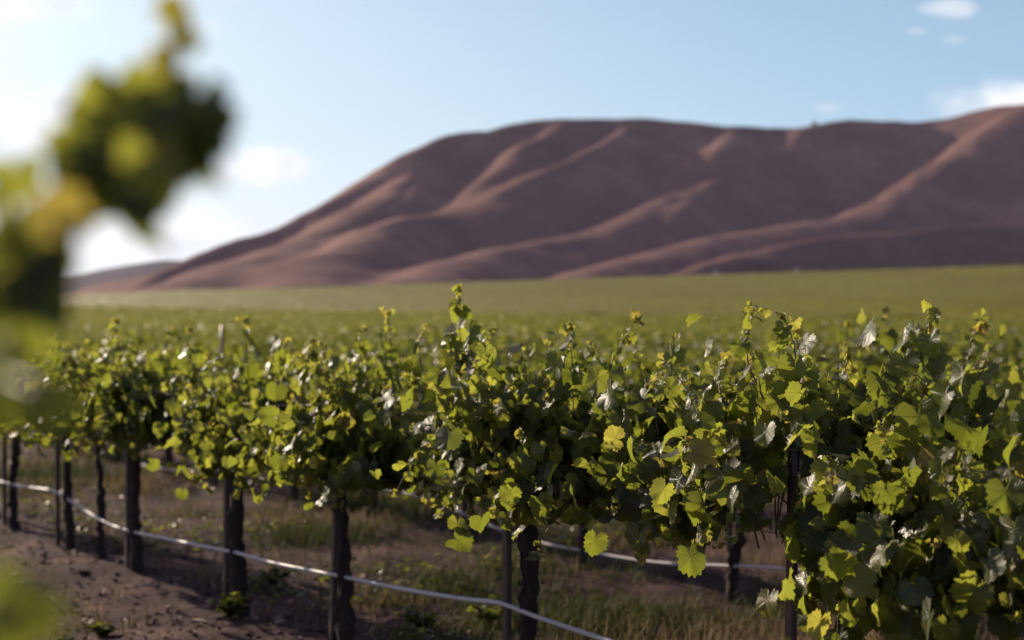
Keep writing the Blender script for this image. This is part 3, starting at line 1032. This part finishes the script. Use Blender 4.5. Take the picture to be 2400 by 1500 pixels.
# ------------------------------------------------------------------ rows further back: single vines
far_variants = []
for s in range(7):
    o = make_foliage(LO, 28, 0.085, half=0.76, lo=True, lat=0.9, tall=0.3).build('foliage', [M['leaf_far'], M['cane']])
    mb = MB()
    z_ = np.linspace(-0.05, 0.98, 7)
    mb.tube(np.stack([0.02 * np.sin(z_ * 5), 0 * z_, z_], 1), np.linspace(0.05, 0.03, 7), 7, gnarl=0.1)
    o2 = mb.build('trunk', M['bark'])
    far_variants.append((o.data, o2.data))
    bpy.data.objects.remove(o); bpy.data.objects.remove(o2)
ROWN = ['third', 'fourth', 'fifth', 'sixth', 'seventh', 'eighth', 'ninth', 'tenth', 'eleventh', 'twelfth']
ROW_LOOK = ['loose bright leaf clumps', 'small bright leaf clumps', 'fuzzy yellow green leaf clumps', 'soft olive leaf clumps', 'tiny soft leaf clumps', 'hazy leaf specks', 'very small hazy leaf specks']
n_far = 0
LAST_SINGLE = 9
for r_ in range(2, LAST_SINGLE):
    D = D0 + DSTEP * r_
    p0 = np.array(on_row(2480, D)); p1 = np.array(on_row(120 if r_ < 4 else 60, D))
    L = np.linalg.norm(p1 - p0)
    nn = int(L / 1.5) + 1
    for k in range(nn):
        p = p0 + ROW * (1.5 * k + rng.uniform(-0.12, 0.12))
        z = float(ground_z(*p))
        fd, td = far_variants[rng.integers(0, 7)]
        o = empty('grapevine', (p[0], p[1], z), ROW_ROT + (math.pi if rng.random() < 0.5 else 0))
        link('foliage', fd, o, sc=(1, 1, rng.uniform(0.80, 0.90)))
        link('trunk', td, o)
        tag(o, f'grapevine in the {ROWN[r_ - 2]} row back, showing only as {ROW_LOOK[min(r_ - 2, 6)]}', 'grapevine', f'grapevines of the {ROWN[r_ - 2]} row')
        n_far += 1
print('far vines', n_far)

# ------------------------------------------------------------------ the mass of the vineyard beyond
mb = MB()
for r_ in range(LAST_SINGLE, 46):
    D = D0 + DSTEP * r_
    p0 = np.array(on_row(2500, D)); p1 = np.array(on_row(-60, D))
    L = np.linalg.norm(p1 - p0)
    n = int(L * (95 if r_ < 16 else 60 if r_ < 28 else 36))
    s = rng.uniform(0, L, n)
    a = rng.uniform(0, 2 * np.pi, n)
    rr = np.sqrt(rng.uniform(0.3, 1, n))
    yy = np.cos(a) * rr * 0.36
    zz = 0.98 + np.sin(a) * rr * 0.34 + 0.07 * vnoise(s * 0.9, s * 0 + r_, 9) + np.where(rng.random(n) < 0.02, 0.12, 0)
    x = p0[0] + ROW[0] * s + NRM[0] * yy; y = p0[1] + ROW[1] * s + NRM[1] * yy
    P = np.stack([x, y, terrain(x, y) + zz], 1)
    o_ = np.stack([NRM[0] * np.cos(a), NRM[1] * np.cos(a), np.sin(a)], 1)
    T = o_ * 0.4 + rng.normal(size=(n, 3)) * 0.5 + np.array([0, 0, -0.5])
    N = o_ * 0.7 + np.array([0, 0, 0.5]) + rng.normal(size=(n, 3)) * 0.45
    sz = rng.uniform(0.055, 0.095, n) * (1.0 if r_ < 16 else 1.15 if r_ < 28 else 1.4)
    add_leaves(mb, P, T, N, sz, np.clip(0.55 + 0.14 * rng.normal(size=n), 0, 0.95), [LO[0], LO[2], LO[4]])
o = mb.build('vine_rows', M['leaf_far'])
tag(o, 'mass of blurred green vine rows filling the middle distance', 'vineyard', kind='stuff')

# far canopy up to the foot of the hills: ridged row by row, then open
Dk = np.concatenate([np.arange(46, 120, 0.25), np.arange(120, 330, 0.5)]) * DSTEP + D0 - 0.25 * DSTEP
tk = np.concatenate([np.arange(-900, 400, 3.4), np.arange(400, 1400, 8)])
TT, DD = np.meshgrid(tk, Dk)
VX = TT * ROW[0] + DD * NRM[0]; VY = TT * ROW[1] + DD * NRM[1]
ph = ((DD - D0) / DSTEP) % 1.0
prof = 0.5 + 0.5 * np.cos(2 * np.pi * ph)
VZ = terrain(VX, VY) + 0.98 + 0.42 * prof + 0.22 * rng.normal(size=VX.shape)
keep = (np.abs(VX / np.maximum(VY, 1)) < 0.46) & (VY < 806) & (VY > 30)
nx = len(tk)
i, j = np.meshgrid(np.arange(nx - 1), np.arange(len(Dk) - 1))
q = (j * nx + i).ravel()
ff = np.stack([q, q + nx, q + nx + 1, q + 1], 1)
ff = ff[keep.ravel()[ff].all(1)]
used = np.unique(ff); remap = np.full(VX.size, -1); remap[used] = np.arange(len(used))
o = mesh_obj('distant_vineyard', np.stack([VX.ravel(), VY.ravel(), VZ.ravel()], 1)[used], remap[ff], M['canopy'])
tag(o, 'smooth olive green vineyard rising to the foot of the hills', 'vineyard', kind='stuff')

# ------------------------------------------------------------------ far small things
def tank(px, py, dep, lab):
    p = at(px, py, dep)
    z0 = float(terrain(p[0], p[1])) + 0.6
    root = empty('water_tank', (p[0], p[1], z0 - 0.6))
    b = MB()
    zz = [0, 0.0, 2.9, 3.05]
    b.tube([(0, 0, 0), (0, 0, 1.5), (0, 0, 3.0)], 0.75, 20)
    b.build('tank_body', M['white_paint'], root)
    c = MB()
    c.tube([(0, 0, 3.0), (0, 0, 3.18), (0, 0, 3.34)], [0.77, 0.5, 0.12], 20)
    c.build('tank_lid', M['white_paint'], root)
    tag(root, lab, 'tank', 'pale tanks at the edge of the field')


tank(1677, 656, 797, 'fainter pale speck of a tank at the far field edge, left one')
tank(1867, 647, 797, 'brighter pale speck of a tank at the far field edge, right one')

p = at(1908, 293, 2278)
tree = empty('shrub', (p[0], p[1], p[2] - 1.0))
tag(tree, 'tiny lone shrub on the skyline of the brown hill', 'shrub')
b = MB()
b.tube([(0, 0, -2), (0.2, 0, 1.5), (0.5, 0, 3.4)], [0.5, 0.35, 0.2], 7)
b.tube([(0.2, 0, 1.4), (-0.8, 0.2, 2.6), (-1.5, 0.3, 3.6)], [0.25, 0.18, 0.1], 6)
b.build('trunk', M['bark'], tree)
b = MB()
n = 420
P = rng.normal(size=(n, 3)) * [2.1, 1.6, 1.1] + [0, 0, 3.6]
add_leaves(b, P, rng.normal(size=(n, 3)), rng.normal(size=(n, 3)) + [0, 0, 0.6], rng.uniform(0.5, 0.9, n), np.clip(rng.normal(size=n) * 0.1 + 0.15, 0, 1), LO)
b.build('crown', M['leaf_far'], tree)

# ------------------------------------------------------------------ grass, clods and weeds on the ground
def in_view(x, y, m=0.40):
    return np.abs(x / y) < m


def ground_samples(n, ymin=7.2, ymax=26.0, power=1.6):
    y = ymin + (ymax - ymin) * rng.random(n) ** power
    x = y * rng.uniform(-0.39, 0.39, n)
    return x, y


nb = 190000
x, y = ground_samples(nb)
dperp = x * NRM[0] + y * NRM[1]
# patches: alley between the rows is grassy, the strip before the front row is bare soil
patch = vnoise(x * 0.75, y * 0.75, 61) + 0.6 * vnoise(x * 2.3, y * 2.3, 62)
alley = np.clip((dperp - (D0 + 0.10)) / 0.35, 0, 1)
under = 1 - 0.55 * np.exp(-(((dperp - D1) / 0.4) ** 2))
prob = alley * under * np.clip(0.36 + 0.95 * patch, 0.06, 1) + 0.10 * (patch > 0.45) * np.clip((dperp - D0 + 1.2) / 0.8, 0, 1)
kp = rng.random(nb) < prob
x = x[kp]; y = y[kp]; patch = patch[kp]
n = len(x)
z = ground_z(x, y) - 0.005
hgt = np.clip(0.095 + 0.07 * vnoise(x * 1.3, y * 1.3, 63) + 0.035 * rng.normal(size=n), 0.03, 0.3)
az = rng.uniform(0, 2 * np.pi, n)
ln = rng.uniform(0.1, 0.75, n) * hgt
wd = rng.uniform(0.0025, 0.006, n)
dx = np.cos(az); dy = np.sin(az)
B = np.stack([x, y, z], 1)
side = np.stack([-dy * wd, dx * wd, 0 * x], 1)
mid = B + np.stack([dx * ln * 0.35, dy * ln * 0.35, hgt * 0.62], 1)
tip = B + np.stack([dx * ln, dy * ln, hgt], 1)
V = np.stack([B - side, B + side, mid - side * 0.7, mid + side * 0.7, tip], 1).reshape(-1, 3)
Fg = (np.array([(0, 1, 3), (0, 3, 2), (2, 3, 4)])[None] + (np.arange(n) * 5)[:, None, None]).reshape(-1, 3)
dry = np.clip(0.60 + 0.45 * vnoise(x * 0.8 + 9, y * 0.8, 64) + 0.2 * rng.normal(size=n), 0, 1)
o = mesh_obj('grass', V, Fg, M['grass'], tint=np.repeat(dry, 5))
tag(o, 'patchy green and straw coloured grass between the vine rows', 'grass', kind='stuff')

# broad-leaved weeds mixed into the alley
nb = 16000
x, y = ground_samples(nb, 7.4, 18)
dperp = x * NRM[0] + y * NRM[1]
patch = vnoise(x * 1.1 + 3, y * 1.1, 71)
kp = (dperp > D0 + 0.25) & (patch > 0.15)
x = x[kp]; y = y[kp]; n = len(x)
mb = MB()
P = np.stack([x, y, ground_z(x, y) + rng.uniform(0.01, 0.12, n)], 1)
a = rng.uniform(0, 6.28, n)
T = np.stack([np.cos(a), np.sin(a), rng.uniform(-0.1, 0.8, n)], 1)
add_leaves(mb, P, T, np.array([0, 0, 1.0]) + rng.normal(size=(n, 3)) * 0.3, rng.uniform(0.012, 0.034, n), np.clip(0.4 + 0.15 * rng.normal(size=n), 0, 0.9), LO)
tag(mb.build('ground_weeds', M['leaf_far']), 'low broad leaved weeds scattered through the grass between the rows', 'weeds', kind='stuff')

# clods, pebbles and bits of dead leaf on the bare strip
ico = np.array([(0, 0, 1)] + [(math.cos(a) * 0.894, math.sin(a) * 0.894, 0.447) for a in np.arange(5) * 1.2566] + [(math.cos(a) * 0.894, math.sin(a) * 0.894, -0.447) for a in np.arange(5) * 1.2566 + 0.628] + [(0, 0, -1)])
icf = [(0, 1 + a, 1 + (a + 1) % 5) for a in range(5)] + [(11, 6 + (a + 1) % 5, 6 + a) for a in range(5)]
for a in range(5):
    icf += [(1 + a, 6 + a, 1 + (a + 1) % 5), (1 + (a + 1) % 5, 6 + a, 6 + (a + 1) % 5)]
icf = np.array(icf)
nb = 9000
x, y = ground_samples(nb, 7.2, 17)
dperp = x * NRM[0] + y * NRM[1]
kp = (dperp < D0 + 0.5) | (rng.random(nb) < 0.35)
x = x[kp]; y = y[kp]; n = len(x)
sz = np.clip(rng.lognormal(-4.95, 0.5, n), 0.003, 0.028)
V = ico[None] * (1 + 0.28 * rng.normal(size=(n, 12, 1))) * sz[:, None, None] * np.stack([rng.uniform(0.8, 1.6, n), rng.uniform(0.8, 1.6, n), rng.uniform(0.5, 0.9, n)], 1)[:, None, :]
V = V + np.stack([x, y, ground_z(x, y)], 1)[:, None, :]
o = mesh_obj('soil_clods', V.reshape(-1, 3), (icf[None] + (np.arange(n) * 12)[:, None, None]).reshape(-1, 3), M['soil'], smooth=False)
tag(o, 'crumbs and clods of brown soil on the bare strip under the front row', 'soil', kind='stuff')

M['litter'] = simple('dead_leaf', [(0.3, (0.16, 0.095, 0.065)), (0.7, (0.34, 0.23, 0.17))], 5, 0.8, 0.2)
nb = 1500
x, y = ground_samples(nb, 7.3, 17)
dperp = x * NRM[0] + y * NRM[1]
kp = (dperp > D0 - 1.6) & (dperp < D0 + 1.4)
x = x[kp]; y = y[kp]; n = len(x)
mb = MB()
a = rng.uniform(0, 6.28, n)
add_leaves(mb, np.stack([x, y, ground_z(x, y) + 0.012], 1), np.stack([np.cos(a), np.sin(a), rng.normal(size=n) * 0.3], 1), np.array([0, 0, 1.0]) + rng.normal(size=(n, 3)) * 0.5, rng.uniform(0.012, 0.04, n), np.full(n, 0.5), LO)
tag(mb.build('leaf_litter', M['litter']), 'dry brown leaf bits lying on the soil under the front row', 'leaf litter', kind='stuff')


def weed(px, py, r, h, lab):
    dep = CAM_H / (py - 750) * F
    x, y = (px - 1200) / F * dep, dep
    z = float(ground_z(x, y))
    root = empty('weed_plant', (x, y, z))
    mb = MB(); st = MB()
    for k in range(17):
        a = rng.uniform(0, 6.28); L = h * rng.uniform(0.6, 1.1); sp = r * rng.uniform(0.3, 1.0)
        s = np.linspace(0, 1, 6)
        pts = np.stack([np.cos(a) * sp * s ** 1.3, np.sin(a) * sp * s ** 1.3, L * s - 0.3 * L * s ** 2], 1)
        st.tube(pts, np.linspace(0.0025, 0.001, 6), 4)
        for q_ in range(1, 6):
            for sd in (-1, 1):
                t_ = np.array([math.cos(a + sd * 0.9), math.sin(a + sd * 0.9), 0.3])
                add_leaves(mb, [pts[q_]], [t_], [np.array([0, 0, 1]) + rng.normal(size=3) * 0.3], [rng.uniform(0.018, 0.036)], [np.clip(0.42 + 0.1 * rng.normal(), 0, 1)], LO)
    mb.build('leaves', M['leaf_far'], root)
    st.build('stalks', M['cane'], root)
    tag(root, lab, 'weed', 'leafy weeds by the front row')


weed(540, 1462, 0.13, 0.16, 'low leafy weed at the foot of the thick trunk')
weed(640, 1372, 0.16, 0.14, 'low leafy weed right behind the leaning stake at left')
weed(985, 1480, 0.16, 0.18, 'dark leafy weed at the bottom edge between two front row trunks')
weed(1140, 1455, 0.15, 0.20, 'upright leafy weed left of the stake where the hose dips')
b = MB()
tw = [at(px_, py_, CAM_H / (py_ - 750) * F) for px_, py_ in ((452, 1462), (468, 1466), (484, 1474), (500, 1489))]
tw = np.array([[q_[0], q_[1], float(ground_z(q_[0], q_[1])) + 0.012] for q_ in tw])
b.tube(tw, [0.006, 0.006, 0.005, 0.003], 6, gnarl=0.1)
b.tube(np.array([tw[1], tw[1] + [0.05, 0.08, 0.02]]), [0.004, 0.002], 5)
tag(b.build('twig', M['litter']), 'pale dry twig lying on the soil left of the weed below the thick trunk', 'twig')
weed(240, 1490, 0.08, 0.08, 'small weed on the bare soil at the bottom left')

# ------------------------------------------------------------------ the near vine out of focus on the left
nv_x, nv_y = -0.66, 1.12
nv = empty('grapevine', (nv_x, nv_y, float(ground_z(nv_x, nv_y))), ROW_ROT)
tag(nv, 'large out of focus grapevine shoot close to the camera, rising along the left edge', 'grapevine')
tm, top = make_trunk(0.95, 0.03, 0.05)
tr = tm.build('trunk', M['bark'], nv)
make_cordon(top, 1, 0.5).build('cordon_arm', M['bark'], tr)
inv = Matrix.Rotation(-ROW_ROT, 3, 'Z')


def to_nv(p):
    return np.array(inv @ Vector(np.array(p, float) - np.array(nv.location)))


def v_nv(d):
    return np.array(inv @ Vector(d))


S3 = np.array(sdir)
LIT = np.array([0.15, -1.0, 0.10])                                # faces the camera, the sun shines through from behind
DARK = np.array([0, -1.0, 0]) - S3 * float(np.dot([0, -1.0, 0], S3)) - 0.26 * S3   # turned edge-on to the sun
UP = np.array([-0.35, -0.55, 0.75])                               # sunlit upper side
# photo column, row, radius in photo pixels, distance, look, tint, tip angle in degrees (0 = pointing down)
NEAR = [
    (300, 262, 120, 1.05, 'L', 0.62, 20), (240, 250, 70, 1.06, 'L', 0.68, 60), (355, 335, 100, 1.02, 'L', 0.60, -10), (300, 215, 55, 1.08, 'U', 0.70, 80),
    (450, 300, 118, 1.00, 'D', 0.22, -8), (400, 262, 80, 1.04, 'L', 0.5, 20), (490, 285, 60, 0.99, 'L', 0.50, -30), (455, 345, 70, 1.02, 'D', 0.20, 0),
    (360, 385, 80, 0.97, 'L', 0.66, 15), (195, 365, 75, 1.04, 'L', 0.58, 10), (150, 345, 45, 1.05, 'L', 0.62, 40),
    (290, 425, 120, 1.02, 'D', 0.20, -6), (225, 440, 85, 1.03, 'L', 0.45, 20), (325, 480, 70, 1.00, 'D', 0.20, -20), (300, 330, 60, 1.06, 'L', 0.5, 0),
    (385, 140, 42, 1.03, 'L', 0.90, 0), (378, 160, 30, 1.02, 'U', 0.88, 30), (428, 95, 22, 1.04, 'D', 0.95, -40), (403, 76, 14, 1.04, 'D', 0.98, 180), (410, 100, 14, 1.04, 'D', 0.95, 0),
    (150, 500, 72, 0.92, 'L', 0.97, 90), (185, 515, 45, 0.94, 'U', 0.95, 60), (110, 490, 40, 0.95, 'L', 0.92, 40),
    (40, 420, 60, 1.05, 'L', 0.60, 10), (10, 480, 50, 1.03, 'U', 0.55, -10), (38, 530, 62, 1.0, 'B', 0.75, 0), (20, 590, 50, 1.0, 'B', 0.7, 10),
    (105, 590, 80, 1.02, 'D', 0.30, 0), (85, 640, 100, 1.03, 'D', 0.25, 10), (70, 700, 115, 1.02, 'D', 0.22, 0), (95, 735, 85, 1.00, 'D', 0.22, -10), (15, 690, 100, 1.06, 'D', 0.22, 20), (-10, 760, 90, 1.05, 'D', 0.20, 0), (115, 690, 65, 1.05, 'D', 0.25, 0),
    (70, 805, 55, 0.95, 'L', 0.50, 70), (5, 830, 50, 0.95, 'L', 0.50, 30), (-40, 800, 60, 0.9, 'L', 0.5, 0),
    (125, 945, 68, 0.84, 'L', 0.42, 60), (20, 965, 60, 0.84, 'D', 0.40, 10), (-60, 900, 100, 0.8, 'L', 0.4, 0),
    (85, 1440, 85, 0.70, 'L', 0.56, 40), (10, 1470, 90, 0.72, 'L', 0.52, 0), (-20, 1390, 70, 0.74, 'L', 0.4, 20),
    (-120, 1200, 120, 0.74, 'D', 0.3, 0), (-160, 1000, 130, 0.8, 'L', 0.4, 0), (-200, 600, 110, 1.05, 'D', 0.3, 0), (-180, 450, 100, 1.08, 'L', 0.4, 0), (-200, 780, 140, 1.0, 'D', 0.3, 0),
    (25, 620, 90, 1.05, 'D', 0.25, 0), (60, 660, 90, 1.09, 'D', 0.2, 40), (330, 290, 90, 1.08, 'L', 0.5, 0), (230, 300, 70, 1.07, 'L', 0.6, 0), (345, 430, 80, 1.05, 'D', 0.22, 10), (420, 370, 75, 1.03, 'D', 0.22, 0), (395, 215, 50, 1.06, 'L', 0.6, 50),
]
fol = MB()
P, T, N, S, C = [], [], [], [], []
for (px, py, rp, dep, look, tn, ang) in NEAR:
    s = rp / F * dep / 0.81
    t_ = np.array([math.sin(R(ang)), -0.12, -math.cos(R(ang))])
    c = at(px, py, dep) - t_ * s * 0.25
    n_ = {'L': LIT, 'D': DARK, 'U': UP, 'B': np.array([0.75, -0.45, -0.35])}[look] + rng.normal(size=3) * 0.06
    P.append(to_nv(c)); T.append(v_nv(t_)); N.append(v_nv(n_)); S.append(s); C.append(tn)
add_leaves(fol, P, T, N, S, C, HI)
fol.build('foliage', [M['leaf'], M['cane']], nv)
for line in ([(-420, 1150, 1.1), (-150, 900, 1.06), (20, 700, 1.06), (110, 560, 1.06), (220, 430, 1.06), (320, 300, 1.06), (375, 210, 1.05), (392, 140, 1.05), (401, 90, 1.04), (404, 64, 1.04)],
             [(-420, 1150, 1.1), (-200, 950, 0.95), (-60, 880, 0.85), (60, 900, 0.78), (110, 930, 0.75)],
             [(-420, 1250, 1.0), (-250, 1300, 0.85), (-100, 1400, 0.72), (30, 1440, 0.68)]):
    mb = MB()
    pts = polyline([to_nv(at(*p)) for p in line], 4)
    mb.tube(pts, np.linspace(0.0045, 0.0014, len(pts)), 7, mi=1)
    if line[-1][1] == 64:
        tuft(mb, to_nv(at(404, 68, 1.04)), v_nv([0, 0, 1]), 6, 0.008)
        tuft(mb, to_nv(at(430, 104, 1.04)), v_nv([1, 0, 0.4]), 6, 0.008)
    mb.build('shoot', [M['leaf'], M['cane']], nv)

# ------------------------------------------------------------------ the air
m, t, out = new_mat('haze')
pv = t.n('ShaderNodeVolumePrincipled')
pv.inputs['Color'].default_value = (0.88, 0.80, 0.96, 1)
pv.inputs['Density'].default_value = 0.00003
pv.inputs['Anisotropy'].default_value = 0.1
t.l(pv.outputs[0], out.inputs['Volume'])
mb = MB()
mb.box(-3700, 3700, -400, 5700, -50, 520)
tag(mb.build('haze', m, smooth=False), 'thin blue haze softening the hills', 'haze', kind='stuff')
